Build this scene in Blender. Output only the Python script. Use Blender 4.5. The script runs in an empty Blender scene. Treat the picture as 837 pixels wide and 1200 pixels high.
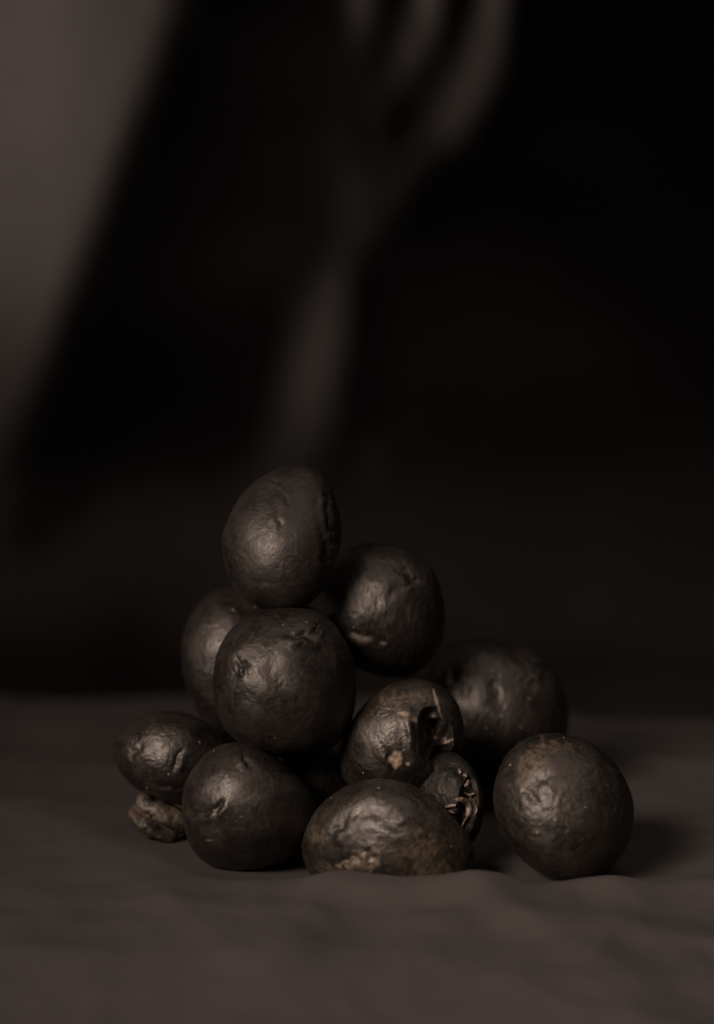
import bpy, bmesh, math
import numpy as np
from mathutils import Vector, Matrix
from mathutils.bvhtree import BVHTree

S = bpy.context.scene
COL = S.collection
R = math.radians

# ------------------------------------------------------------------ camera
PITCH = R(12.0)          # camera looks 12 degrees down
FPX = 2400.0             # focal length in pixels of a 1200 px high frame
CAM = np.array([0.0, -0.75, 0.75 * math.tan(R(12.0) + math.atan(430 / 2400.0))])
RIGHT = np.array([1.0, 0, 0])
FWD = np.array([0, math.cos(PITCH), -math.sin(PITCH)])
UP = np.array([0, math.sin(PITCH), math.cos(PITCH)])
cd = bpy.data.cameras.new('camera')
cam = bpy.data.objects.new('camera', cd); COL.objects.link(cam)
cam.location = CAM
cam.rotation_euler = (math.pi / 2 - PITCH, 0, 0)
cd.sensor_fit = 'VERTICAL'; cd.sensor_height = 36.0; cd.sensor_width = 36.0
cd.lens = 36.0 * FPX / 1200.0
cd.clip_start = 0.02; cd.clip_end = 50
cd.dof.use_dof = True
cd.dof.focus_distance = 0.802
cd.dof.aperture_fstop = 3.1
cd.dof.aperture_blades = 0
S.camera = cam

# ------------------------------------------------------------------ light
W = bpy.data.worlds.new('World'); S.world = W; W.use_nodes = True
W.node_tree.nodes['Background'].inputs[0].default_value = (1.0, 0.9, 0.82, 1)
W.node_tree.nodes['Background'].inputs[1].default_value = 0.007
LIGHT_POS = Vector((-0.53, -0.83, 0.72))
LIGHT_AIM = Vector((0.10, -0.19, 0.03))
DRAPE_POS = Vector((-1.0, 0.15, 0.27))
DRAPE_AIM = Vector((-0.15, 0.62, 0.30))
ld = bpy.data.lights.new('softbox_light', 'AREA')
ld.shape = 'RECTANGLE'; ld.size = 0.70; ld.size_y = 0.42
ld.energy = 1.8; ld.color = (1.0, 0.85, 0.76); ld.spread = R(38)
lo = bpy.data.objects.new('softbox_light', ld); COL.objects.link(lo)
lo.location = LIGHT_POS
lo.rotation_euler = (LIGHT_AIM - LIGHT_POS).to_track_quat('-Z', 'Y').to_euler()
ld2 = bpy.data.lights.new('drape_light', 'AREA')
ld2.shape = 'RECTANGLE'; ld2.size = 0.2; ld2.size_y = 0.3
ld2.energy = 2.6; ld2.color = (1.0, 0.86, 0.79); ld2.spread = R(66)
lo2 = bpy.data.objects.new('drape_light', ld2); COL.objects.link(lo2)
lo2.location = DRAPE_POS
lo2.rotation_euler = (DRAPE_AIM - DRAPE_POS).to_track_quat('-Z', 'Y').to_euler()

ld3 = bpy.data.lights.new('top_fill_light', 'AREA')
ld3.shape = 'RECTANGLE'; ld3.size = 0.6; ld3.size_y = 0.5
ld3.energy = 0.15; ld3.color = (1.0, 0.86, 0.77); ld3.spread = R(58)
lo3 = bpy.data.objects.new('top_fill_light', ld3); COL.objects.link(lo3)
lo3.location = (0.27, 0.0, 0.75)
lo3.rotation_euler = (Vector((0.11, 0.02, 0.0)) - Vector(lo3.location)).to_track_quat('-Z', 'Y').to_euler()

vs = S.view_settings
S.display_settings.display_device = 'sRGB'
vs.view_transform = 'Standard'; vs.look = 'None'; vs.exposure = 0.0; vs.gamma = 1.0; vs.use_curve_mapping = False
S.cycles.use_denoising = True
S.cycles.max_bounces = 4

# ------------------------------------------------------------------ helpers
_rng = np.random.RandomState(7)
_perm = _rng.permutation(256); _perm = np.concatenate([_perm, _perm])
_grad = _rng.normal(size=(256, 3)); _grad /= np.linalg.norm(_grad, axis=1)[:, None]

def perlin(p):
    i = np.floor(p).astype(int); f = p - i
    u = f * f * f * (f * (f * 6 - 15) + 10)
    out = 0
    for dx in (0, 1):
        for dy in (0, 1):
            for dz in (0, 1):
                h = _perm[(_perm[(_perm[(i[:, 0] + dx) & 255] + i[:, 1] + dy) & 255] + i[:, 2] + dz) & 255]
                g = _grad[h]
                d = (g * (f - np.array([dx, dy, dz]))).sum(1)
                w = (u[:, 0] if dx else 1 - u[:, 0]) * (u[:, 1] if dy else 1 - u[:, 1]) * (u[:, 2] if dz else 1 - u[:, 2])
                out = out + w * d
    return out * 1.6

def fbm(p, n=3, gain=0.5):
    o = 0; a = 1.0
    for k in range(n):
        o = o + a * perlin(p * (2.03 ** k) + 17.3 * k); a *= gain
    return o

def ridged(p, n=2):
    o = 0; a = 1.0
    for k in range(n):
        o = o + a * (1 - np.abs(perlin(p * (2.03 ** k) + 9.1 * k)) * 2.2); a *= .5
    return o

def sstep(a, b, x):
    t = np.clip((x - a) / (b - a), 0, 1); return t * t * (3 - 2 * t)

_bm = bmesh.new(); bmesh.ops.create_icosphere(_bm, subdivisions=7, radius=1)
_bm.verts.index_update()
ICO_V = np.array([v.co[:] for v in _bm.verts]); ICO_F = np.array([[v.index for v in f.verts] for f in _bm.faces]); _bm.free()
_bm = bmesh.new(); bmesh.ops.create_icosphere(_bm, subdivisions=6, radius=1)
ICO6_V = np.array([v.co[:] for v in _bm.verts]); ICO6_F = np.array([[v.index for v in f.verts] for f in _bm.faces]); _bm.free()

def vnormals(V, F):
    n = np.cross(V[F[:, 1]] - V[F[:, 0]], V[F[:, 2]] - V[F[:, 0]])
    N = np.zeros_like(V)
    for k in range(3):
        for c in range(3):
            N[:, c] += np.bincount(F[:, k], n[:, c], len(V))
    return N / (np.linalg.norm(N, axis=1)[:, None] + 1e-12)

def mesh_obj(name, V, F, mat, parent=None, attrs=None, smooth=True):
    me = bpy.data.meshes.new(name)
    V = np.asarray(V, dtype=np.float32); F = np.asarray(F, dtype=np.int32); k = F.shape[1]
    me.vertices.add(len(V)); me.vertices.foreach_set('co', V.ravel())
    me.loops.add(F.size); me.loops.foreach_set('vertex_index', F.ravel())
    me.polygons.add(len(F)); me.polygons.foreach_set('loop_start', np.arange(len(F), dtype=np.int32) * k)
    me.update(calc_edges=True); me.validate()
    if smooth:
        me.polygons.foreach_set('use_smooth', np.ones(len(F), dtype=bool))
    for an, av in (attrs or {}).items():
        a = me.attributes.new(an, 'FLOAT', 'POINT'); a.data.foreach_set('value', np.asarray(av, dtype=np.float32))
    me.materials.append(mat)
    o = bpy.data.objects.new(name, me); COL.objects.link(o)
    if parent: o.parent = parent
    return o

def tag(o, label=None, cat=None, group=None, kind=None):
    if label: o['label'] = label
    if cat: o['category'] = cat
    if group: o['group'] = group
    if kind: o['kind'] = kind

def px_world(px, py, t):
    """the point at view depth t seen at photo pixel px, py"""
    return CAM + t * (FWD + RIGHT * ((px - 418.5) / FPX) - UP * ((py - 600.0) / FPX))

def world_px(P):
    q = P - CAM
    t = q @ FWD
    return 418.5 + FPX * (q @ RIGHT) / t, 600.0 - FPX * (q @ UP) / t, t

def px_ground(px, py, z=0.0):
    d = FWD + RIGHT * ((px - 418.5) / FPX) - UP * ((py - 600.0) / FPX)
    k = (z - CAM[2]) / d[2]
    return CAM + d * k

# ------------------------------------------------------------------ materials
def new_mat(name):
    m = bpy.data.materials.new(name); m.use_nodes = True
    nt = m.node_tree; b = nt.nodes['Principled BSDF']
    return m, nt, b

def N(nt, typ, **kw):
    n = nt.nodes.new(typ)
    for k, v in kw.items(): setattr(n, k, v)
    return n

def noise(nt, vec, scale, detail=4, rough=.55, dist=0.0):
    n = N(nt, 'ShaderNodeTexNoise'); n.inputs['Scale'].default_value = scale
    n.inputs['Detail'].default_value = detail; n.inputs['Roughness'].default_value = rough
    n.inputs['Distortion'].default_value = dist
    nt.links.new(vec, n.inputs['Vector']); return n.outputs['Fac']

def mrange(nt, v, a, b, c, d):
    n = N(nt, 'ShaderNodeMapRange'); n.interpolation_type = 'SMOOTHSTEP'
    for i, x in enumerate((a, b, c, d)): n.inputs[i + 1].default_value = x
    nt.links.new(v, n.inputs[0]); return n.outputs[0]

def math_(nt, op, a, b=None):
    n = N(nt, 'ShaderNodeMath', operation=op)
    for i, x in enumerate((a, b)):
        if x is None: continue
        if isinstance(x, (int, float)): n.inputs[i].default_value = x
        else: nt.links.new(x, n.inputs[i])
    return n.outputs[0]

def mixc(nt, f, a, b):
    n = N(nt, 'ShaderNodeMix', data_type='RGBA')
    if isinstance(f, (int, float)): n.inputs[0].default_value = f
    else: nt.links.new(f, n.inputs[0])
    for s, x in ((6, a), (7, b)):
        if isinstance(x, tuple): n.inputs[s].default_value = (*x, 1)
        else: nt.links.new(x, n.inputs[s])
    return n.outputs[2]

def bump(nt, h, strength, dist, prev=None):
    n = N(nt, 'ShaderNodeBump'); n.inputs['Strength'].default_value = strength; n.inputs['Distance'].default_value = dist
    nt.links.new(h, n.inputs['Height'])
    if prev is not None: nt.links.new(prev, n.inputs['Normal'])
    return n.outputs[0]

def attr(nt, name):
    n = N(nt, 'ShaderNodeAttribute', attribute_name=name); return n.outputs['Fac']

def skin_material(name, base=(.0085, .0068, .0058), rough=.44, wr=1.0, stretch=(1, 1, 1), specks=.3, spec=.62, tan=(.095, .066, .041)):
    m, nt, b = new_mat(name)
    tc = N(nt, 'ShaderNodeTexCoord')
    mp = N(nt, 'ShaderNodeMapping'); mp.inputs['Scale'].default_value = stretch
    oi = N(nt, 'ShaderNodeObjectInfo')
    nt.links.new(tc.outputs['Object'], mp.inputs['Vector'])
    v = mp.outputs['Vector']; vo = tc.outputs['Object']
    blot = noise(nt, vo, 95, 5, .6)
    fine = noise(nt, v, 420, 6, .65, .8)
    grain = noise(nt, v, 1500, 3, .6)
    col = mixc(nt, mrange(nt, blot, .38, .66, 0, 1), tuple(c * .72 for c in base), tuple(c * c_ for c, c_ in zip(base, (1.55, 1.48, 1.40))))
    col = mixc(nt, mrange(nt, fine, .45, .72, 0, .55), col, tuple(c * 1.9 for c in base))
    # worn tan places, broken up by noise
    wear = math_(nt, 'MULTIPLY', attr(nt, 'tan'), mrange(nt, fine, .36, .60, .12, 1.0))
    col = mixc(nt, wear, col, tan)
    # pale scraped flesh
    pal = math_(nt, 'MULTIPLY', attr(nt, 'pale'), mrange(nt, fine, .30, .5, .35, 1.0))
    col = mixc(nt, pal, col, (.25, .175, .12))
    # little pale pores and dust specks
    vor = N(nt, 'ShaderNodeTexVoronoi'); vor.inputs['Scale'].default_value = 330; vor.inputs['Randomness'].default_value = 1
    nt.links.new(vo, vor.inputs['Vector'])
    sep = N(nt, 'ShaderNodeSeparateColor'); nt.links.new(vor.outputs['Color'], sep.inputs[0])
    dot = math_(nt, 'MULTIPLY', mrange(nt, vor.outputs['Distance'], .10, .20, 1, 0), mrange(nt, sep.outputs[0], 1 - .14 * specks, 1 - .12 * specks, 0, 1))
    col = mixc(nt, math_(nt, 'MULTIPLY', dot, .8), col, (.24, .185, .14))
    nt.links.new(col, b.inputs['Base Color'])
    rg = mrange(nt, blot, .3, .7, rough - .06, rough + .08)
    rg = math_(nt, 'ADD', rg, mrange(nt, fine, .3, .7, -.07, .09))
    rg = math_(nt, 'ADD', rg, math_(nt, 'MULTIPLY', wear, .15))
    nt.links.new(rg, b.inputs['Roughness'])
    b.inputs['Specular IOR Level'].default_value = spec
    b.inputs['Specular Tint'].default_value = (1.0, .88, .78, 1)
    n1 = bump(nt, noise(nt, v, 200, 4, .55, 1.0), .16 * wr, .0010)
    n2 = bump(nt, fine, .24 * wr, .0005, n1)
    n3 = bump(nt, grain, .45, .00028, n2)
    n4 = bump(nt, dot, .5, .0004, n3)
    nt.links.new(n4, b.inputs['Normal'])
    return m

def shrivelled_material():
    m, nt, b = new_mat('shrivelled_skin')
    vo = N(nt, 'ShaderNodeTexCoord').outputs['Object']
    a = noise(nt, vo, 160, 5, .65, .6); f = noise(nt, vo, 600, 4, .6)
    col = mixc(nt, mrange(nt, a, .36, .62, 0, 1), (.012, .009, .007), (.070, .051, .034))
    col = mixc(nt, math_(nt, 'MULTIPLY', attr(nt, 'pale'), mrange(nt, f, .35, .6, .3, 1)), col, (.145, .112, .078))
    col = mixc(nt, attr(nt, 'tan'), col, (.075, .042, .032))
    nt.links.new(col, b.inputs['Base Color'])
    b.inputs['Roughness'].default_value = .55
    n1 = bump(nt, a, .6, .0018); n2 = bump(nt, f, .45, .0006, n1)
    nt.links.new(n2, b.inputs['Normal']); return m

def flake_material():
    m, nt, b = new_mat('torn_skin_flesh')
    vo = N(nt, 'ShaderNodeTexCoord').outputs['Object']
    a = noise(nt, vo, 500, 4, .6)
    nt.links.new(mixc(nt, mrange(nt, a, .35, .65, 0, 1), (.06, .040, .031), (.20, .140, .110)), b.inputs['Base Color'])
    b.inputs['Roughness'].default_value = .5
    nt.links.new(bump(nt, a, .5, .0006), b.inputs['Normal']); return m

def cloth_material(name, base, spec=.25, rough=.8):
    m, nt, b = new_mat(name)
    vo = N(nt, 'ShaderNodeTexCoord').outputs['Object']
    a = noise(nt, vo, 14, 4, .5); f = noise(nt, vo, 900, 3, .6)
    # woven threads
    w1 = N(nt, 'ShaderNodeTexWave', wave_type='BANDS', bands_direction='X'); w1.inputs['Scale'].default_value = 520; w1.inputs['Distortion'].default_value = .6
    w2 = N(nt, 'ShaderNodeTexWave', wave_type='BANDS', bands_direction='DIAGONAL'); w2.inputs['Scale'].default_value = 520; w2.inputs['Distortion'].default_value = .6
    nt.links.new(vo, w1.inputs['Vector']); nt.links.new(vo, w2.inputs['Vector'])
    th = math_(nt, 'ADD', math_(nt, 'MULTIPLY', w1.outputs['Fac'], .5), math_(nt, 'MULTIPLY', w2.outputs['Fac'], .5))
    col = mixc(nt, mrange(nt, a, .3, .7, 0, 1), tuple(c * .9 for c in base), tuple(c * 1.1 for c in base))
    nt.links.new(mixc(nt, mrange(nt, f, .3, .7, 0, .25), col, tuple(c * 1.4 for c in base)), b.inputs['Base Color'])
    b.inputs['Roughness'].default_value = rough
    b.inputs['Specular IOR Level'].default_value = spec
    b.inputs['Sheen Weight'].default_value = .0
    n1 = bump(nt, th, .25, .0003); n2 = bump(nt, f, .2, .0002, n1)
    nt.links.new(n2, b.inputs['Normal']); return m

# ------------------------------------------------------------------ cloth on the table
CLOTH = cloth_material('dark_cloth_weave', (.0385, .0323, .0291))
BACKDROP = cloth_material('dark_backdrop_weave', (.062, .053, .048))

def seg_ridge(X, Y, a, b, w, h, asym=0.0):
    """a soft crest of height h and half-width w along the segment a-b"""
    a = np.array(a[:2]); b = np.array(b[:2]); d = b - a; L = np.linalg.norm(d); d = d / L
    u = ((X - a[0]) * d[0] + (Y - a[1]) * d[1]); v = (-(X - a[0]) * d[1] + (Y - a[1]) * d[0])
    e = np.exp(-np.maximum(0, np.maximum(-u, u - L)) ** 2 / (2 * (w * 1.3) ** 2))
    ww = np.where(v > 0, w * (1 + asym), w * (1 - asym))
    return h * e * np.exp(-np.abs(v / ww) ** 1.6)

def floor_height(X, Y):
    Pn = np.stack([X.ravel(), Y.ravel(), X.ravel() * 0], 1)
    z = .0035 * fbm(Pn * np.array([5, 7, 1]) + 3.1, 2).reshape(X.shape)
    near = np.exp(-((X / .16) ** 2 + ((Y - .06) / .085) ** 2) ** 2)
    z = z * (1 - .9 * near)
    G = lambda px, py: px_ground(px, py)
    # the cloth sinks gently away behind the heap, then drops over the table's back edge
    edge = EDGE_Y - .27 * X + .012 * np.sin(X * 17 + 1) + .008 * np.sin(X * 41)
    z = z - .07 * (np.sqrt((Y - .10) ** 2 + .004) + (Y - .10))
    q = Y - edge
    z = z - np.minimum(.16, .7 * (np.sqrt(q * q + .0020) + q))
    z = z + .0016 * perlin(np.stack([X.ravel() * 38, Y.ravel() * 52, X.ravel() * 0 + 2.2], 1)).reshape(X.shape) * (1 - near) * np.exp(-((Y + .03) / .05) ** 2)
    # crumpled creases
    cr = ridged(np.stack([X.ravel() * 6 + Y.ravel() * 3, Y.ravel() * 6 - X.ravel() * 2.5, X.ravel() * 0 + 4.4], 1), 3).reshape(X.shape)
    z = z + (.0030 * cr + .0016 * fbm(Pn * np.array([17, 18, 1]) + 8.8, 3).reshape(X.shape)) * (1 - .85 * near)
    pile = (np.abs(X) < .13) & (Y > -.03) & (Y < .08)
    z = z - z[pile].mean()
    for a, b, w, h, s in RIDGES:
        z = z + (seg_ridge(X, Y, G(*a), G(*b), w, h, s) if a[1] < 1066 and a[0] > 340 and b[1] < 1070 else .7 * seg_ridge(X, Y, G(*a), G(*b), w * 1.25, h, s))
    return z

EDGE_Y = .42
RIDGES = [
    # the crest that hides the foot of the front potato
    ((352, 1054), (455, 1056), .016, .0046, -.55), ((455, 1056), (560, 1062), .016, .0040, -.55), ((560, 1062), (720, 1052), .009, .0028, 0), ((720, 1050), (900, 1040), .012, .0045, 0),
    # crumpled facets in the foreground
    ((385, 1060), (340, 1130), .010, .004, .3), ((470, 1130), (575, 1075), .012, .005, -.3), ((575, 1075), (640, 1110), .012, .005, .2),
    ((200, 1070), (330, 1180), .014, .0045, .3), ((620, 1190), (760, 1160), .014, .005, .2), ((60, 1130), (170, 1080), .02, .004, 0),
    ((690, 1090), (850, 1110), .014, .004, .2),
    ((650, 872), (980, 880), .022, .006, .0), ((30, 945), (-160, 960), .016, .005, .0), ((40, 960), (170, 1010), .016, .004, 0), ((40, 820), (-200, 860), .04, .006, 0),
]

def build_floor():
    xs = np.concatenate([np.linspace(-1.2, -.32, 30)[:-1], np.linspace(-.32, .32, 330), np.linspace(.32, 1.2, 30)[1:]])
    ys = np.concatenate([np.linspace(-.72, -.24, 20)[:-1], np.linspace(-.24, .16, 230), np.linspace(.16, 1.1, 90)[1:]])
    X, Y = np.meshgrid(xs, ys)
    Z = floor_height(X, Y)
    n, m_ = X.shape
    V = np.stack([X.ravel(), Y.ravel(), Z.ravel()], 1)
    idx = np.arange(n * m_).reshape(n, m_)
    F = np.stack([idx[:-1, :-1].ravel(), idx[:-1, 1:].ravel(), idx[1:, 1:].ravel(), idx[1:, :-1].ravel()], 1)
    o = mesh_obj('ground_cloth', V, F, CLOTH)
    tag(o, 'dark grey brown crumpled cloth spread flat beneath the heap of potatoes', 'cloth')
    return o
build_floor()
# the table under the cloth
tm, tnt, tb = new_mat('dark_table'); tb.inputs['Base Color'].default_value = (.03, .025, .022, 1)
tn = noise(tnt, N(tnt, 'ShaderNodeTexCoord').outputs['Object'], 40); tnt.links.new(bump(tnt, tn, .3, .001), tb.inputs['Normal'])
b8 = bmesh.new(); bmesh.ops.create_cube(b8, size=1)
for v in b8.verts: v.co = Vector((v.co.x * 2.4, v.co.y * .86 - .30, v.co.z * .03 - .03))
me = bpy.data.meshes.new('floor'); b8.to_mesh(me); b8.free(); me.materials.append(tm)
fo = bpy.data.objects.new('table_top', me); COL.objects.link(fo); tag(fo, kind='structure')

# ------------------------------------------------------------------ hanging backdrop cloth
# how far each face of the drape turns to its lamp (cosine), on a grid over the cloth
BG_X = np.linspace(-120, 960, 55)
BG_Y = np.linspace(-150, 780, 32)
BACK_Y = 0.62

def bg_map(px, py):
    gx = np.linspace(-120, 960, 271); gy = np.linspace(-150, 780, 233)
    rows = np.array([np.interp(gx, BG_X, r) for r in BG_C])
    A = np.array([np.interp(gy, BG_Y, rows[:, j]) for j in range(len(gx))]).T
    k = np.exp(-np.linspace(-2, 2, 5) ** 2 / 2); k /= k.sum()
    A = np.apply_along_axis(lambda r: np.convolve(np.pad(r, 2, 'edge'), k, 'valid'), 1, A)
    A = np.apply_along_axis(lambda r: np.convolve(np.pad(r, 2, 'edge'), k, 'valid'), 0, A)
    fx = np.clip((px + 120) / 4.0, 0, len(gx) - 1.001); fy = np.clip((py + 150) / (930 / 232.0), 0, len(gy) - 1.001)
    ix = fx.astype(int); iy = fy.astype(int); tx = fx - ix; ty = fy - iy
    return (A[iy, ix] * (1 - tx) + A[iy, ix + 1] * tx) * (1 - ty) + (A[iy + 1, ix] * (1 - tx) + A[iy + 1, ix + 1] * tx) * ty

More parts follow.
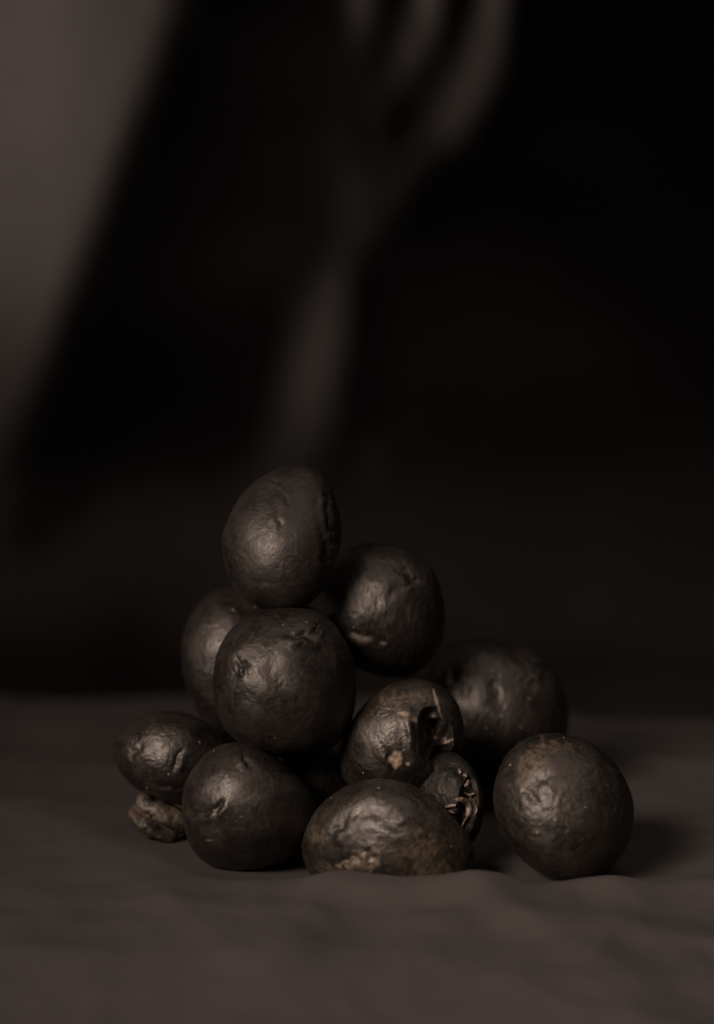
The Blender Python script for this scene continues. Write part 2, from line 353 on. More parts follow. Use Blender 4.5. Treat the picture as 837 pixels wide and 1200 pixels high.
BG_C = np.array([[.37,.37,.37,.37,.37,.37,.374,.388,.4,.406,.364,.344,.327,.297,.289,.301,.115,-.006,-.072,-.083,-.065,-.058,-.05,-.024,.008,-.008,.105,.699,.043,-.089,.033,.727,.023,-.15,.128,.518,-.036,-.114,-.09,-.084,-.066,-.066,-.084,-.09,-.084,-.072,-.084,-.09,-.09,-.09,-.09,-.09,-.09,-.09,-.09],
 [.37,.37,.37,.37,.37,.37,.374,.388,.4,.406,.364,.344,.327,.297,.289,.301,.115,-.006,-.072,-.083,-.065,-.058,-.05,-.024,.008,-.008,.105,.699,.043,-.089,.033,.727,.023,-.15,.128,.518,-.036,-.114,-.09,-.084,-.066,-.066,-.084,-.09,-.084,-.072,-.084,-.09,-.09,-.09,-.09,-.09,-.09,-.09,-.09],
 [.37,.37,.37,.37,.37,.37,.374,.388,.4,.406,.364,.344,.327,.297,.289,.301,.115,-.006,-.072,-.083,-.065,-.058,-.05,-.024,.008,-.008,.105,.699,.043,-.089,.033,.727,.023,-.15,.128,.518,-.036,-.114,-.09,-.084,-.066,-.066,-.084,-.09,-.084,-.072,-.084,-.09,-.09,-.09,-.09,-.09,-.09,-.09,-.09],
 [.37,.37,.37,.37,.37,.37,.374,.388,.4,.406,.364,.344,.327,.297,.289,.301,.115,-.006,-.072,-.083,-.065,-.058,-.05,-.024,.008,-.008,.105,.699,.043,-.089,.033,.726,.023,-.15,.128,.518,-.036,-.114,-.09,-.084,-.066,-.066,-.084,-.09,-.084,-.072,-.084,-.09,-.09,-.09,-.09,-.09,-.09,-.09,-.09],
 [.37,.37,.37,.37,.37,.37,.374,.388,.4,.406,.364,.344,.327,.297,.289,.301,.115,-.006,-.072,-.083,-.065,-.058,-.05,-.024,.008,-.009,.097,.691,.045,-.087,.032,.723,.024,-.15,.128,.516,-.037,-.114,-.09,-.084,-.066,-.066,-.084,-.09,-.084,-.072,-.084,-.09,-.09,-.09,-.09,-.09,-.09,-.09,-.09],
 [.359,.359,.359,.359,.359,.359,.362,.377,.391,.402,.361,.342,.324,.294,.289,.292,.099,-.02,-.075,-.083,-.065,-.058,-.051,-.029,.0,-.023,.051,.609,.03,-.085,.029,.67,.011,-.143,.134,.487,-.048,-.114,-.09,-.085,-.071,-.071,-.085,-.09,-.085,-.075,-.085,-.09,-.09,-.09,-.09,-.09,-.09,-.09,-.09],
 [.316,.316,.316,.316,.316,.316,.32,.335,.351,.375,.344,.328,.306,.277,.285,.184,-.015,-.082,-.088,-.085,-.068,-.058,-.054,-.044,-.026,-.047,-.02,.303,-.057,-.075,.143,.402,-.076,-.095,.24,.352,-.088,-.114,-.09,-.089,-.085,-.085,-.089,-.09,-.089,-.086,-.089,-.09,-.09,-.09,-.09,-.09,-.09,-.09,-.09],
 [.291,.291,.291,.291,.291,.29,.294,.306,.316,.338,.315,.307,.283,.264,.247,.067,-.082,-.119,-.102,-.089,-.078,-.061,-.055,-.052,-.047,-.051,-.037,.028,-.109,.005,.439,.006,-.111,-.015,.351,.205,-.109,-.11,-.09,-.09,-.09,-.09,-.09,-.09,-.09,-.09,-.09,-.09,-.09,-.09,-.09,-.09,-.09,-.09,-.09],
 [.283,.283,.283,.283,.283,.283,.287,.297,.302,.322,.297,.284,.27,.275,.156,-.028,-.116,-.123,-.107,-.092,-.081,-.062,-.054,-.053,-.051,-.049,-.039,-.024,-.058,.152,.001,-.093,-.02,.283,.383,.061,-.1,-.098,-.09,-.09,-.09,-.09,-.09,-.09,-.09,-.09,-.09,-.09,-.09,-.09,-.09,-.09,-.09,-.09,-.09],
 [.281,.281,.281,.281,.281,.281,.284,.292,.3,.323,.295,.278,.278,.244,.051,-.079,-.118,-.116,-.099,-.088,-.077,-.06,-.054,-.052,-.049,-.041,-.035,-.021,.058,-.064,-.081,-.028,.234,.42,.164,-.094,-.105,-.091,-.09,-.09,-.09,-.09,-.09,-.09,-.09,-.09,-.09,-.09,-.09,-.09,-.09,-.09,-.09,-.09,-.09],
 [.294,.294,.294,.294,.294,.294,.296,.303,.311,.33,.3,.289,.309,.144,-.045,-.108,-.117,-.11,-.093,-.084,-.069,-.057,-.053,-.051,-.046,-.015,.018,-.049,.011,-.103,-.05,.115,.327,.144,-.095,-.129,-.104,-.095,-.091,-.09,-.09,-.09,-.09,-.09,-.09,-.09,-.09,-.09,-.09,-.09,-.09,-.09,-.09,-.09,-.09],
 [.283,.283,.283,.283,.283,.282,.285,.293,.298,.307,.274,.275,.244,.026,-.09,-.115,-.115,-.099,-.089,-.085,-.075,-.058,-.052,-.05,-.048,-.022,.031,-.068,-.041,-.067,.009,-.011,-.083,-.126,-.134,-.122,-.115,-.11,-.098,-.091,-.09,-.09,-.09,-.09,-.09,-.09,-.09,-.09,-.09,-.09,-.09,-.09,-.09,-.09,-.09],
 [.259,.259,.259,.259,.259,.259,.262,.274,.276,.278,.249,.269,.122,-.068,-.118,-.12,-.115,-.098,-.088,-.086,-.078,-.059,-.051,-.05,-.049,-.025,.073,.077,-.002,.02,-.0,-.13,-.153,-.138,-.123,-.12,-.12,-.119,-.111,-.099,-.095,-.092,-.093,-.091,-.09,-.09,-.09,-.09,-.09,-.09,-.09,-.09,-.09,-.09,-.09],
 [.234,.234,.234,.234,.234,.234,.237,.247,.25,.257,.247,.203,.01,-.115,-.137,-.124,-.118,-.108,-.091,-.085,-.079,-.064,-.056,-.052,-.054,-.027,.089,.105,.021,.001,-.12,-.151,-.132,-.121,-.12,-.12,-.12,-.12,-.119,-.115,-.11,-.103,-.107,-.099,-.095,-.091,-.09,-.09,-.09,-.09,-.09,-.09,-.09,-.09,-.09],
 [.205,.205,.205,.205,.205,.205,.206,.209,.212,.228,.231,.081,-.08,-.147,-.147,-.129,-.12,-.113,-.096,-.086,-.083,-.078,-.071,-.069,-.09,-.069,.04,.038,-.057,-.139,-.157,-.148,-.134,-.125,-.123,-.128,-.128,-.129,-.127,-.127,-.127,-.119,-.117,-.115,-.11,-.099,-.095,-.091,-.09,-.09,-.09,-.09,-.09,-.09,-.09],
 [.167,.167,.167,.167,.167,.166,.167,.17,.173,.202,.137,-.042,-.135,-.152,-.148,-.136,-.121,-.111,-.102,-.089,-.084,-.082,-.08,-.093,-.133,-.088,-.007,-.127,-.168,-.166,-.149,-.144,-.144,-.131,-.124,-.138,-.138,-.142,-.136,-.141,-.15,-.133,-.126,-.125,-.12,-.115,-.11,-.099,-.096,-.096,-.096,-.096,-.096,-.096,-.096],
 [.14,.14,.14,.14,.14,.14,.14,.143,.155,.185,.03,-.106,-.153,-.149,-.14,-.126,-.111,-.096,-.091,-.086,-.084,-.082,-.082,-.084,-.041,.159,.11,-.145,-.15,-.127,-.118,-.114,-.105,-.095,-.094,-.096,-.097,-.102,-.104,-.12,-.136,-.135,-.138,-.138,-.127,-.127,-.121,-.115,-.114,-.114,-.114,-.114,-.114,-.114,-.114],
 [.129,.129,.129,.129,.129,.129,.129,.133,.159,.119,-.056,-.127,-.14,-.13,-.123,-.111,-.096,-.088,-.086,-.082,-.076,-.08,-.075,-.017,.178,.353,.148,-.125,-.115,-.088,-.085,-.083,-.075,-.067,-.071,-.064,-.064,-.075,-.08,-.085,-.091,-.097,-.114,-.129,-.13,-.141,-.128,-.125,-.126,-.126,-.126,-.126,-.126,-.126,-.126],
 [.125,.125,.125,.125,.125,.125,.125,.136,.16,.052,-.093,-.132,-.127,-.12,-.111,-.097,-.086,-.077,-.072,-.059,-.044,-.067,-.028,.173,.43,.442,.146,-.092,-.079,-.055,-.051,-.051,-.049,-.046,-.048,-.046,-.046,-.05,-.051,-.052,-.054,-.058,-.067,-.089,-.107,-.116,-.118,-.129,-.137,-.138,-.138,-.138,-.138,-.138,-.138],
 [.118,.118,.118,.118,.118,.118,.122,.142,.111,-.0,-.099,-.123,-.12,-.111,-.097,-.088,-.074,-.047,-.032,-.011,-.003,-.026,.089,.366,.537,.412,.106,-.055,-.028,-.014,-.014,-.017,-.015,-.014,-.014,-.015,-.015,-.016,-.017,-.017,-.022,-.029,-.03,-.047,-.053,-.065,-.085,-.098,-.11,-.114,-.114,-.114,-.114,-.114,-.114],
 [.116,.116,.116,.116,.116,.116,.122,.13,.042,-.046,-.105,-.119,-.111,-.097,-.089,-.081,-.057,-.03,-.015,.003,.014,.052,.223,.48,.529,.342,.054,-.049,-.012,.012,.02,.004,.008,.011,.011,.01,.01,.009,.008,.008,.006,.003,-.004,-.019,-.006,-.026,-.043,-.053,-.066,-.07,-.07,-.07,-.07,-.07,-.07],
 [.112,.112,.112,.112,.112,.112,.114,.076,-.01,-.091,-.117,-.116,-.102,-.091,-.088,-.079,-.051,-.034,-.016,-.008,.007,.103,.289,.473,.447,.253,.019,-.034,-.011,.011,.028,.018,.017,.019,.018,.017,.017,.016,.015,.016,.019,.02,.019,.014,.013,.001,.017,.009,-.02,-.029,-.029,-.029,-.029,-.029,-.029],
 [.072,.072,.072,.072,.072,.072,.066,-.007,-.09,-.134,-.131,-.124,-.115,-.099,-.093,-.09,-.082,-.074,-.058,-.056,-.036,.087,.245,.353,.307,.149,.009,.012,.018,-.0,.005,.006,.005,.005,.005,.004,.004,.004,.005,.011,.019,.024,.034,.042,.045,.058,.067,.071,.054,.047,.047,.047,.047,.047,.047],
 [-.019,-.019,-.019,-.019,-.019,-.019,-.034,-.112,-.156,-.17,-.16,-.155,-.15,-.134,-.129,-.128,-.127,-.125,-.121,-.112,-.068,.032,.125,.142,.059,-.041,-.063,-.01,.05,-.033,-.043,-.037,-.034,-.037,-.039,-.039,-.038,-.035,-.03,-.023,-.029,-.028,-.017,.005,.013,.019,.02,.023,.02,.019,.019,.019,.019,.019,.019],
 [-.143,-.143,-.143,-.143,-.143,-.143,-.15,-.15,-.199,-.201,-.199,-.197,-.15,-.15,-.15,-.15,-.15,-.15,-.15,-.15,-.104,-.039,-.007,-.043,-.131,-.15,-.14,-.128,-.077,-.118,-.106,-.091,-.084,-.091,-.095,-.095,-.092,-.081,-.077,-.078,-.087,-.081,-.075,-.068,-.066,-.064,-.06,-.055,-.047,-.045,-.045,-.045,-.045,-.045,-.045],
 [-.15,-.15,-.15,-.15,-.15,-.15,-.15,-.208,-.21,-.21,-.209,-.208,-.15,-.15,-.15,-.15,-.15,-.15,-.15,-.15,-.15,-.15,-.15,-.148,-.15,-.15,-.15,-.15,-.15,-.15,-.15,-.15,-.15,-.15,-.15,-.15,-.15,-.15,-.15,-.15,-.15,-.15,-.15,-.15,-.15,-.15,-.15,-.144,-.122,-.115,-.115,-.115,-.115,-.115,-.115],
 [-.15,-.15,-.15,-.15,-.15,-.15,-.15,-.209,-.209,-.209,-.15,-.15,-.15,-.15,-.15,-.15,-.15,-.15,-.15,-.15,-.15,-.15,-.15,-.15,-.15,-.15,-.15,-.15,-.15,-.15,-.15,-.15,-.15,-.15,-.15,-.15,-.15,-.15,-.15,-.15,-.15,-.15,-.15,-.15,-.15,-.15,-.15,-.15,-.15,-.15,-.15,-.15,-.15,-.15,-.15],
 [-.15,-.15,-.15,-.15,-.15,-.15,-.15,-.15,-.15,-.15,-.15,-.15,-.15,-.15,-.15,-.15,-.15,-.15,-.15,-.15,-.15,-.15,-.15,-.15,-.15,-.15,-.15,-.15,-.15,-.15,-.15,-.15,-.15,-.15,-.15,-.15,-.15,-.15,-.15,-.15,-.15,-.15,-.15,-.15,-.15,-.15,-.15,-.15,-.15,-.15,-.15,-.15,-.15,-.15,-.15],
 [-.143,-.143,-.143,-.143,-.143,-.143,-.143,-.15,-.15,-.15,-.15,-.15,-.15,-.15,-.15,-.15,-.15,-.15,-.131,-.112,-.11,-.114,-.102,-.1,-.116,-.134,-.137,-.15,-.15,-.15,-.15,-.15,-.15,-.15,-.15,-.15,-.15,-.15,-.15,-.15,-.15,-.15,-.15,-.15,-.15,-.15,-.15,-.15,-.15,-.15,-.15,-.15,-.15,-.15,-.15],
 [-.053,-.053,-.053,-.053,-.053,-.053,-.053,-.06,-.077,-.087,-.101,-.11,-.117,-.133,-.134,-.114,-.093,-.09,-.074,-.062,-.058,-.051,-.035,-.031,-.04,-.06,-.076,-.089,-.117,-.15,-.15,-.15,-.15,-.15,-.15,-.15,-.15,-.15,-.15,-.15,-.15,-.15,-.15,-.15,-.15,-.15,-.15,-.15,-.15,-.15,-.15,-.15,-.15,-.15,-.15],
 [.035,.035,.035,.035,.035,.035,.034,.031,.025,.019,.01,-.005,-.017,-.036,-.041,-.03,-.014,-.013,-.005,.002,.011,.028,.04,.041,.037,.033,.028,.026,.014,-.018,-.03,-.032,-.034,-.034,-.035,-.036,-.042,-.055,-.071,-.077,-.08,-.079,-.074,-.071,-.063,-.04,-.037,-.038,-.037,-.037,-.037,-.037,-.037,-.037,-.037],
 [.125,.125,.125,.125,.125,.125,.125,.121,.116,.111,.106,.096,.085,.065,.059,.063,.062,.048,.057,.069,.087,.104,.11,.109,.102,.113,.121,.128,.137,.132,.131,.131,.131,.132,.132,.128,.12,.12,.109,.099,.086,.089,.105,.116,.123,.127,.11,.1,.098,.098,.098,.098,.098,.098,.098]])
def build_backdrop():
    xs = np.linspace(-.6, .7, 400); zs = np.linspace(-.25, .85, 360)
    X, Z = np.meshgrid(xs, zs); h = xs[1] - xs[0]; hz = zs[1] - zs[0]
    g = np.zeros_like(X); ny, nx = X.shape
    kx = 2 * np.pi * np.fft.fftfreq(2 * nx, h)[None, :]; kz = 2 * np.pi * np.fft.fftfreq(2 * ny, hz)[:, None]
    den = kx ** 2 + .06 * kz ** 2 + .5; den[0, 0] = 1
    for it in range(4):
        P = np.stack([X.ravel(), (BACK_Y - g).ravel(), Z.ravel()], 1)
        px, py, _ = world_px(P)
        c = np.clip(bg_map(px, py).reshape(X.shape), -.45, .97)
        beta = np.arctan2(X - DRAPE_POS.x, BACK_Y - g - DRAPE_POS.y)
        sl = np.tan(np.clip(beta - np.arccos(c), R(-55), R(48)))
        s2 = np.block([[sl, -sl[:, ::-1]], [sl[::-1], -sl[::-1, ::-1]]])
        G = np.fft.fft2(s2) * np.conj(1j * kx) / den; G[0, 0] = 0
        g = np.fft.ifft2(G).real[:ny, :nx]
        g = g - g[:, (xs > -.3) & (xs < .3)].mean()
    Y = BACK_Y - g
    V = np.stack([X.ravel(), Y.ravel(), Z.ravel()], 1)
    idx = np.arange(nx * ny).reshape(ny, nx)
    F = np.stack([idx[:-1, :-1].ravel(), idx[:-1, 1:].ravel(), idx[1:, 1:].ravel(), idx[1:, :-1].ravel()], 1)
    v = (xs > -.35) & (xs < .4); print('backdrop depth', Y[:, v].min(), Y[:, v].max())
    o = mesh_obj('backdrop_cloth', V, F, BACKDROP)
    tag(o, 'tall dark cloth hanging in soft gathered folds behind the heap', 'backdrop')
    return o
build_backdrop()

# ------------------------------------------------------------------ potatoes
def outline_radius(pts, c, order=6, ridge=.02):
    p = np.array(pts, float); u = p[:, 0] - c[0]; v = -(p[:, 1] - c[1])
    th = np.arctan2(v, u); r = np.hypot(u, v)
    o = np.argsort(th); th = th[o]; r = r[o]
    tg = np.linspace(-np.pi, np.pi, 181)[:-1]
    rg = np.interp(tg, np.concatenate([th - 2 * np.pi, th, th + 2 * np.pi]), np.concatenate([r, r, r]))
    cols = [np.ones_like(tg)]
    for k in range(1, order + 1): cols += [np.cos(k * tg), np.sin(k * tg)]
    A = np.stack(cols, 1); co = np.linalg.lstsq(A, rg, rcond=None)[0]
    def f(t):
        s = np.full_like(t, co[0])
        for k in range(1, order + 1): s = s + co[2 * k - 1] * np.cos(k * t) + co[2 * k] * np.sin(k * t)
        return s
    return f, co[0]

def body(center, pts, depth_ratio=.95, seed=0.0, lump=.02, wrinkle=.006, wfreq=5.0, stretch=(1, 1, 1), dents=(), order=6, hi=True, back=None, pits=(), tilt=(0, 0)):
    """mesh in pixel units (right, up, towards the camera), centred on `center`"""
    V0, F = (ICO_V, ICO_F) if hi else (ICO6_V, ICO6_F)
    f, r0 = outline_radius(pts, center, order)
    th = np.arctan2(V0[:, 1], V0[:, 0]); sp = np.hypot(V0[:, 0], V0[:, 1]); cp = V0[:, 2]
    rr = r0 + (f(th) - r0) * sp ** 2
    dz = r0 * np.where(cp > 0, depth_ratio, back or depth_ratio)
    P = np.stack([rr * sp * np.cos(th), rr * sp * np.sin(th), dz * cp], 1)
    P[:, 2] -= tilt[0] * P[:, 0] + tilt[1] * P[:, 1]
    Nn = vnormals(P, F)
    q = P / r0 * np.array(stretch)
    d = lump * r0 * fbm(q * 1.6 + seed, 2)
    warp = np.stack([fbm(q * 3 + seed + 5, 2), fbm(q * 3 + seed + 11, 2), fbm(q * 3 + seed + 19, 2)], 1)
    amp = .35 + .9 * sstep(-.25, .45, fbm(q * 1.9 + seed + 31, 2))
    d = d + .5 * wrinkle * r0 * amp * (ridged(q * wfreq + .55 * warp + seed, 3) - 1.0)
    d = d + wrinkle * .55 * r0 * fbm(q * wfreq * 2.6 + warp + seed + 3, 2)
    U = center[0] + P[:, 0]; Vv = center[1] - P[:, 1]
    front = sstep(-.15, .15, Nn[:, 2])
    for (x, y, ang, ln, wd, dep, lip) in dents:
        ca, sa = math.cos(R(ang)), math.sin(R(ang))
        a = (U - x) * ca + (Vv - y) * sa; b = -(U - x) * sa + (Vv - y) * ca
        bb = b + 1.2 * wd * perlin(np.stack([a / ln * 1.3 + x, a * 0 + y, a * 0], 1))
        dep, lip = 1.35 * dep, 1.35 * lip
        e = np.exp(-np.abs(a / ln) ** 2.5)
        d = d - front * dep * e * np.exp(-(bb / wd) ** 2) + front * lip * e * np.exp(-((bb - 2.1 * wd) / (1.4 * wd)) ** 2)
    P = P + Nn * d[:, None]
    for (x, y, ang, rx, ry, dep) in pits:
        ca, sa = math.cos(R(ang)), math.sin(R(ang))
        a = ((U - x) * ca + (Vv - y) * sa) / rx; b = (-(U - x) * sa + (Vv - y) * ca) / ry
        rr2 = a * a + b * b + .22 * perlin(np.stack([U / 11, Vv / 11, U * 0 + seed], 1))
        P[:, 2] -= (V0[:, 2] > 0) * dep * (1 - np.clip(rr2, 0, 1)) ** 1.25 * 1.25
    return P, F, U, Vv, front, r0

def spots(U, V, front, lst, seed=0.0):
    o = np.zeros_like(U)
    for (x, y, rx, ry, ang, s) in lst:
        ca, sa = math.cos(R(ang)), math.sin(R(ang))
        a = ((U - x) * ca + (V - y) * sa) / rx; b = (-(U - x) * sa + (V - y) * ca) / ry
        n = perlin(np.stack([U / 9 + seed, V / 9, U * 0 + seed], 1)) * .55 + perlin(np.stack([U / 3.6 + seed, V / 3.6, U * 0 + seed], 1)) * .3
        o = np.maximum(o, s * sstep(1.15, .55, np.hypot(a, b) + n))
    return o * front

BODIES = []
def to_world(P, center, t):
    s = t / FPX
    return s * (P[:, :1] * RIGHT + P[:, 1:2] * UP - P[:, 2:3] * FWD), px_world(*center, t)

def rest_depth(P, center, z=0.0):
    """view depth at which the lowest point just stands on the cloth"""
    lo_, hi_ = .5, 1.3
    for _ in range(40):
        t = (lo_ + hi_) / 2
        w, c = to_world(P, center, t)
        if (w[:, 2] + c[2]).min() > z: lo_ = t
        else: hi_ = t
    return lo_

GROUP = 'blackened potatoes heaped on the cloth'
def potato(name, label, center, pts, mat, t=None, z=0.0, tan=(), pale=(), parent=None, cat='potato', group=GROUP, **kw):
    P, F, U, Vv, front, r0 = body(center, pts, **kw)
    if t is None: t = rest_depth(P, center, z)
    w, c = to_world(P, center, t)
    sd = kw.get('seed', 0.0)
    o = mesh_obj(name, w, F, mat, attrs={'tan': spots(U, Vv, front, tan, sd), 'pale': spots(U, Vv, front, pale, sd + 4)})
    o.location = c
    print('BODY %-10s t=%.3f  z %.4f..%.4f  y %.3f' % (label[:18], t, (w[:, 2] + c[2]).min(), (w[:, 2] + c[2]).max(), c[1]))
    BODIES.append((label, w + c, F))
    if label and parent is None: tag(o, label, cat, group)
    return o, t, c

satin = skin_material('satin_blackened_skin', rough=.50, specks=.12, spec=.7, wr=1.1)
plain = skin_material('blackened_skin', stretch=(1, 1, 1), specks=.15)
crinkled = skin_material('crinkled_blackened_skin', stretch=(1.7, 1.2, .8), wr=1.15, specks=.25)
speckled = skin_material('speckled_blackened_skin', stretch=(1.5, 1, .8), specks=2.6, base=(.0125, .0102, .0086))
worn = skin_material('worn_blackened_skin', rough=.43, specks=.4, wr=1.1, base=(.0100, .0079, .0063))
glossy = skin_material('glossy_blackened_skin', rough=.43, specks=.5)

# J, right-hand round cap, on the cloth
potato('potato', 'large round blackened potato standing apart at the right end of the heap', (660, 947),
    [(578,927),(584,904),(604,874),(624,864),(647,860),(674,864),(701,877),(724,901),(738,927),(743,951),(739,978),(728,1001),(714,1018),(687,1031),(654,1030),(624,1015),(597,988),(582,957)],
    worn, tilt=(.05, .08), seed=1.3, depth_ratio=.97, wrinkle=.007, wfreq=5.5, lump=.02,
    tan=[(622, 886, 26, 13, -40, .62), (608, 905, 12, 8, -50, .4), (650, 874, 24, 8, 0, .35)], dents=[(618, 925, 60, 9, 5, 2.0, 1.2), (628, 905, -30, 12, 4, 1.2, .8)])
# H, front centre, half sunk behind the crest of the cloth
potato('potato', 'tan blotched blackened potato at the front, its foot hidden by a cloth fold', (453, 983),
    [(353,994),(357,974),(369,952),(386,933),(412,919),(440,913),(469,917),(495,928),(520,947),(540,967),(551,985),(556,1003),(550,1025),(530,1042),(500,1050),(455,1053),(410,1050),(378,1040),(360,1020)],
    worn, z=-.006, tilt=(-.12, 0), seed=4.7, depth_ratio=.8, wrinkle=.007, wfreq=4.2, lump=.025,
    tan=[(427, 998, 22, 15, -20, .8), (492, 985, 26, 22, 30, .5), (500, 1015, 36, 24, 0, .62), (372, 975, 14, 12, 0, .4), (515, 940, 30, 8, 35, .35), (400, 1015, 30, 12, 0, .4)],
    dents=[(408, 1000, -25, 12, 4, 3.5, 2.0), (470, 960, 10, 22, 5, 1.6, 1.0), (395, 965, -50, 16, 4, 1.5, 1.0), (432, 992, 40, 8, 4, 2.5, 1.2), (460, 945, 0, 40, 6, 1.2, .6)])
# F, lower left
potato('potato', 'smooth egg shaped blackened potato at lower left, in front of the small oval one', (288, 940),
    [(274,869),(258,873),(244,882),(224,902),(215,931),(214,960),(222,985),(236,1005),(260,1017),(290,1020),(325,1012),(352,996),(368,972),(371,945),(358,922),(336,898),(308,880),(290,871)],
    plain, seed=8.2, depth_ratio=1.0, wrinkle=.0055, wfreq=4.5, lump=.022, tan=[(238, 945, 18, 10, -20, .12)], pale=[(251, 975, 6, 1.6, -10, .5)],
    dents=[(243, 945, -28, 16, 3.2, 2.4, 1.8), (262, 935, -60, 10, 3, 1.8, 1.0), (292, 885, 55, 9, 3, 2.2, 1.2), (230, 915, -40, 14, 5, 1.2, .8)])
# I, back right
potato('potato', 'big speckled blackened potato at back right behind the round one', (590, 836),
    [(557,750),(527,756),(506,775),(497,808),(497,845),(508,882),(530,905),(560,921),(595,925),(628,912),(650,890),(664,860),(667,835),(664,812),(651,788),(624,766),(590,752)],
    speckled, tilt=(.20, .0), seed=12.4, depth_ratio=1.0, wrinkle=.009, wfreq=4.5, stretch=(1.5, .8, 1), lump=.025, dents=[(575, 800, 80, 30, 8, 1.5, 1.0), (535, 795, 60, 20, 6, 2.0, 1.2)])
# K, behind, in the gap between the lower left one and the centre
potato('potato', 'shadowed blackened potato deep inside the heap, barely seen under the centre one', (368, 905),
    [(276,905),(280,868),(305,842),(350,826),(405,850),(428,872),(436,905),(428,938),(405,960),(368,966),(330,958),(308,938)],
    plain, seed=21.0, depth_ratio=.9)
# D, centre
potato('potato', 'large smooth blackened potato in the centre, directly under the topmost one', (334, 797),
    [(342,709),(318,711),(297,720),(273,737),(256,762),(251,795),(253,823),(263,849),(286,871),(318,884),(352,888),(384,880),(404,860),(415,830),(417,796),(408,757),(390,729),(368,714)],
    plain, t=.816, tilt=(.08, .10), seed=16.9, depth_ratio=.97, wrinkle=.0055, wfreq=4.6, lump=.02,
    dents=[(352, 741, 12, 17, 4, 3.6, 2.2), (372, 735, -40, 9, 3.5, 2.4, 1.0), (288, 772, 20, 8, 3.2, 2.6, 1.6), (283, 778, -60, 7, 2.6, 2.0, 1.0), (292, 781, 75, 6, 2.4, 1.6, .8), (272, 755, -38, 14, 4, 1.4, 1.0), (330, 790, 70, 30, 12, 1.6, .6)])
# C, behind D at left
potato('potato', 'tall blackened potato at left, mostly hidden behind the centre one', (276, 776),
    [(270,686),(245,698),(223,719),(214,750),(214,776),(220,804),(228,825),(238,850),(258,876),(292,880),(318,848),(334,815),(338,775),(330,735),(314,706),(294,690)],
    plain, t=.866, seed=25.5, depth_ratio=.9, wrinkle=.006, wfreq=4.0)
# B, upper right
potato('potato', 'crinkled blackened potato at upper right, second highest in the heap', (449, 715),
    [(426,638),(448,638),(472,645),(500,662),(515,683),(521,711),(521,740),(513,766),(495,785),(470,794),(440,788),(408,779),(376,757),(358,722),(364,684),(394,652)],
    crinkled, t=.852, seed=29.3, depth_ratio=.97, wrinkle=.008, wfreq=4.2, stretch=(1.7, .75, 1), lump=.022,
    tan=[(418, 742, 16, 8, 20, .25)], dents=[(478, 672, 30, 16, 5, 2.0, 1.0), (420, 740, 10, 14, 4, 2.0, 1.4), (447, 748, -60, 6, 2.5, 1.6, 1.0), (460, 690, -20, 20, 6, 1.2, .8)], pale=[(446, 747, 4, 1.2, -60, .6)])
# A, on top
potato('potato', 'egg shaped glossy blackened potato balanced on top of the heap', (330, 628),
    [(342,543),(322,549),(302,561),(276,592),(262,625),(261,648),(267,672),(279,693),(296,707),(325,713),(356,710),(376,693),(391,664),(397,648),(399,628),(398,605),(393,583),(385,563),(367,547)],
    satin, t=.828, tilt=(-.08, .36), seed=33.7, depth_ratio=.95, wrinkle=.0055, wfreq=5.5, lump=.018, order=7,
    tan=[(318, 632, 26, 26, 0, .14), (391, 650, 5, 14, 5, .6)],
    dents=[(386, 600, 84, 26, 3.0, 1.6, .7), (383, 645, 80, 26, 4.0, 1.5, .4), (388, 583, 30, 7, 3, 1.2, .8), (391, 622, 15, 6, 3.5, 1.3, .9), (388, 655, -20, 6, 3.5, 1.2, .8), (320, 563, 10, 8, 2.2, 2.2, 1.4), (338, 585, 60, 8, 3, 1.2, .8), (330, 610, 80, 10, 3, 1.2, .8), (312, 680, 5, 18, 3, .4, .2)])
# E, far left, and the knobbly lump beneath it
potato('potato', 'small oval blackened potato at the far left, propped above a knobbly tan lump', (203, 888),
    [(133,877),(141,858),(164,841),(195,834),(227,841),(252,857),(270,878),(276,905),(262,930),(238,942),(212,942),(188,937),(167,927),(149,913),(137,898)],
    glossy, t=.838, seed=37.9, depth_ratio=.93, wrinkle=.009, wfreq=5.2, lump=.022,
    dents=[(212, 885, -70, 12, 3, 1.8, 1.4), (165, 875, -50, 12, 4, 1.2, .8), (200, 915, 10, 20, 3, 1.2, .8)])
potato('shrivelled_tuber', 'small knobbly tan shrivelled lump tucked under the far left potato', (181, 956),
    [(153,949),(155,962),(163,974),(176,982),(190,985),(212,982),(226,970),(222,955),(205,945),(184,938),(171,932),(167,926),(162,929),(161,938),(155,943)],
    shrivelled_material(), cat='tuber', group=None, seed=41.2, depth_ratio=.85, wrinkle=.02, wfreq=3.0, lump=.06, order=8, hi=False,
    tan=[(157, 950, 7, 7, 0, .9)], pale=[(180, 948, 22, 7, 28, .8)], dents=[(186, 964, 33, 34, 4.5, 11, 2.5), (163, 952, 60, 12, 2.5, 5.0, 1.0), (178, 952, 20, 9, 3, 2.5, 1.5), (170, 976, 30, 20, 3, 2.5, 1)])
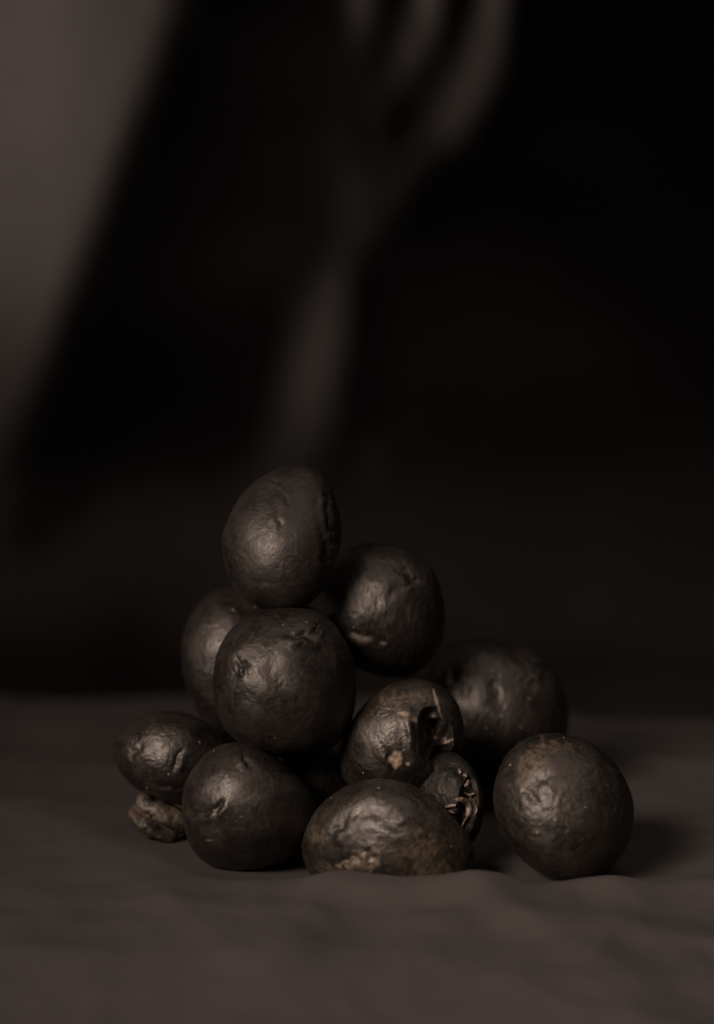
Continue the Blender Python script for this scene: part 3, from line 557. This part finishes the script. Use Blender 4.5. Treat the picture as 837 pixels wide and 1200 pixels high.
# G, the curled one
groot = bpy.data.objects.new('potato', None); COL.objects.link(groot); groot.empty_display_size = .02
gcap, tg_, cg = potato('body', 'G', (470, 868),
    [(399,893),(401,870),(411,847),(429,824),(452,806),(474,797),(496,797),(515,804),(532,818),(541,836),(544,856),(542,876),(530,895),(510,915),(485,932),(455,940),(425,936),(406,918)],
    skin_material('scraped_blackened_skin', rough=.42, specks=.5, wr=1.2, base=(.0100, .0078, .0062)), t=.820, parent=1, seed=45.5, depth_ratio=.88, wrinkle=.008, wfreq=5.5, lump=.02, order=6,
    tan=[(470, 815, 34, 9, -8, .5), (478, 835, 14, 6, 25, .55), (440, 850, 30, 20, -40, .16)],
    pale=[(465, 882, 8, 9, 20, .9), (470, 831, 8, 2.6, 20, .6), (483, 838, 6, 4, 20, .55), (500, 848, 4, 9, 25, .55), (510, 817, 1.6, 14, -18, .8), (521, 868, 12, 1.6, -32, .7), (476, 887, 2.5, 2.5, 0, .7)],
    dents=[(458, 880, 60, 10, 4, 1.5, 1.5), (488, 855, 84, 30, 4, 0, 4)], pits=[(502, 843, 12, 15, 21, 17), (509, 865, 0, 20, 29, 24), (523, 888, 25, 22, 18, 20)])
gst, tt, cst = potato('knob', 'T', (521, 933),
    [(482,905),(492,892),(508,884),(526,881),(541,886),(553,899),(562,918),(566,939),(564,960),(556,980),(540,992),(520,992),(500,982),(486,962),(478,935)],
    skin_material('shaded_torn_skin', rough=.55, specks=.3, wr=.9, spec=.3, base=(.007, .0056, .0046)), t=.812, parent=1, tilt=(-.45, .1), seed=49.1, depth_ratio=.85, wrinkle=.012, wfreq=4.0, lump=.03, hi=True,  # knob's shade is put into a darker, duller torn skin
    tan=[(547, 945, 8, 26, 8, .35)],
    dents=[(538, 902, 50, 14, 5, 2, 2)], pits=[(545, 940, 8, 12, 38, 14)])
groot.location = (cg[0], cg[1], 0.0)
for o, c in ((gcap, cg), (gst, cst)):
    o.parent = groot; o.location = Vector(c) - groot.location
tag(groot, 'curled kidney shaped blackened potato with a dark hollow, pale scratches and torn knob', 'potato', GROUP)

# torn flakes on the knob's broken edge: small bent strips standing on the surface
FL = flake_material()
def flake(path, width, lift=1.2):
    """a thin torn strip following photo points, laid on the knob's surface"""
    Vw = BODIES[-1][1]; px, py, tz = world_px(Vw)
    pts = []
    for (x, y) in path:
        d2 = (px - x) ** 2 + (py - y) ** 2; near = np.where(d2 < 16)[0]
        k = near[np.argmin(tz[near])] if len(near) else np.argmin(d2)
        pts.append((x, y, tz[k] - .0006 * lift))
    V = []; n = len(pts)
    for i, (x, y, t) in enumerate(pts):
        x0, y0, _ = pts[max(0, i - 1)]; x1, y1, _ = pts[min(n - 1, i + 1)]
        L = math.hypot(x1 - x0, y1 - y0) + 1e-6; nx, ny = -(y1 - y0) / L, (x1 - x0) / L
        w = width * (.35 + .65 * math.sin(math.pi * (i + .6) / (n + .2))) * (.7 + .6 * _rng.rand())
        for k, (s, dt) in enumerate(((-1, .0), (-.2, -.0007), (1, -.0002))):
            V.append(px_world(x + nx * w * s, y + ny * w * s, t + dt))
        for k, (s, dt) in enumerate(((1, .0010), (-.2, .0006), (-1, .0010))):
            V.append(px_world(x + nx * w * s, y + ny * w * s, t + dt))
    F = []
    for i in range(n - 1):
        for k in range(6):
            a, b = i * 6 + k, i * 6 + (k + 1) % 6
            F.append((a, b, b + 6, a + 6))
    V = np.array(V); c = V.mean(0)
    o = mesh_obj('torn_flake', V - c, F, FL)
    o.parent = gst; o.location = Vector(c) - Vector(cst)
    return o
flake([(534, 937), (540, 937), (546, 939), (550, 945), (550, 951), (548, 957)], 3.6)
flake([(548, 958), (545, 961), (543, 965), (541, 970)], 1.6)
flake([(538, 901), (540, 906)], 2.4)
flake([(543, 907), (547, 910)], 2.0)
flake([(549, 914), (548, 919), (545, 922)], 2.2)
flake([(544, 929), (550, 932), (556, 930)], 1.6)
flake([(558, 943), (559, 949), (557, 955)], 1.5)
flake([(522, 946), (528, 944), (534, 944)], 1.8)
flake([(526, 950), (532, 953)], 1.5)
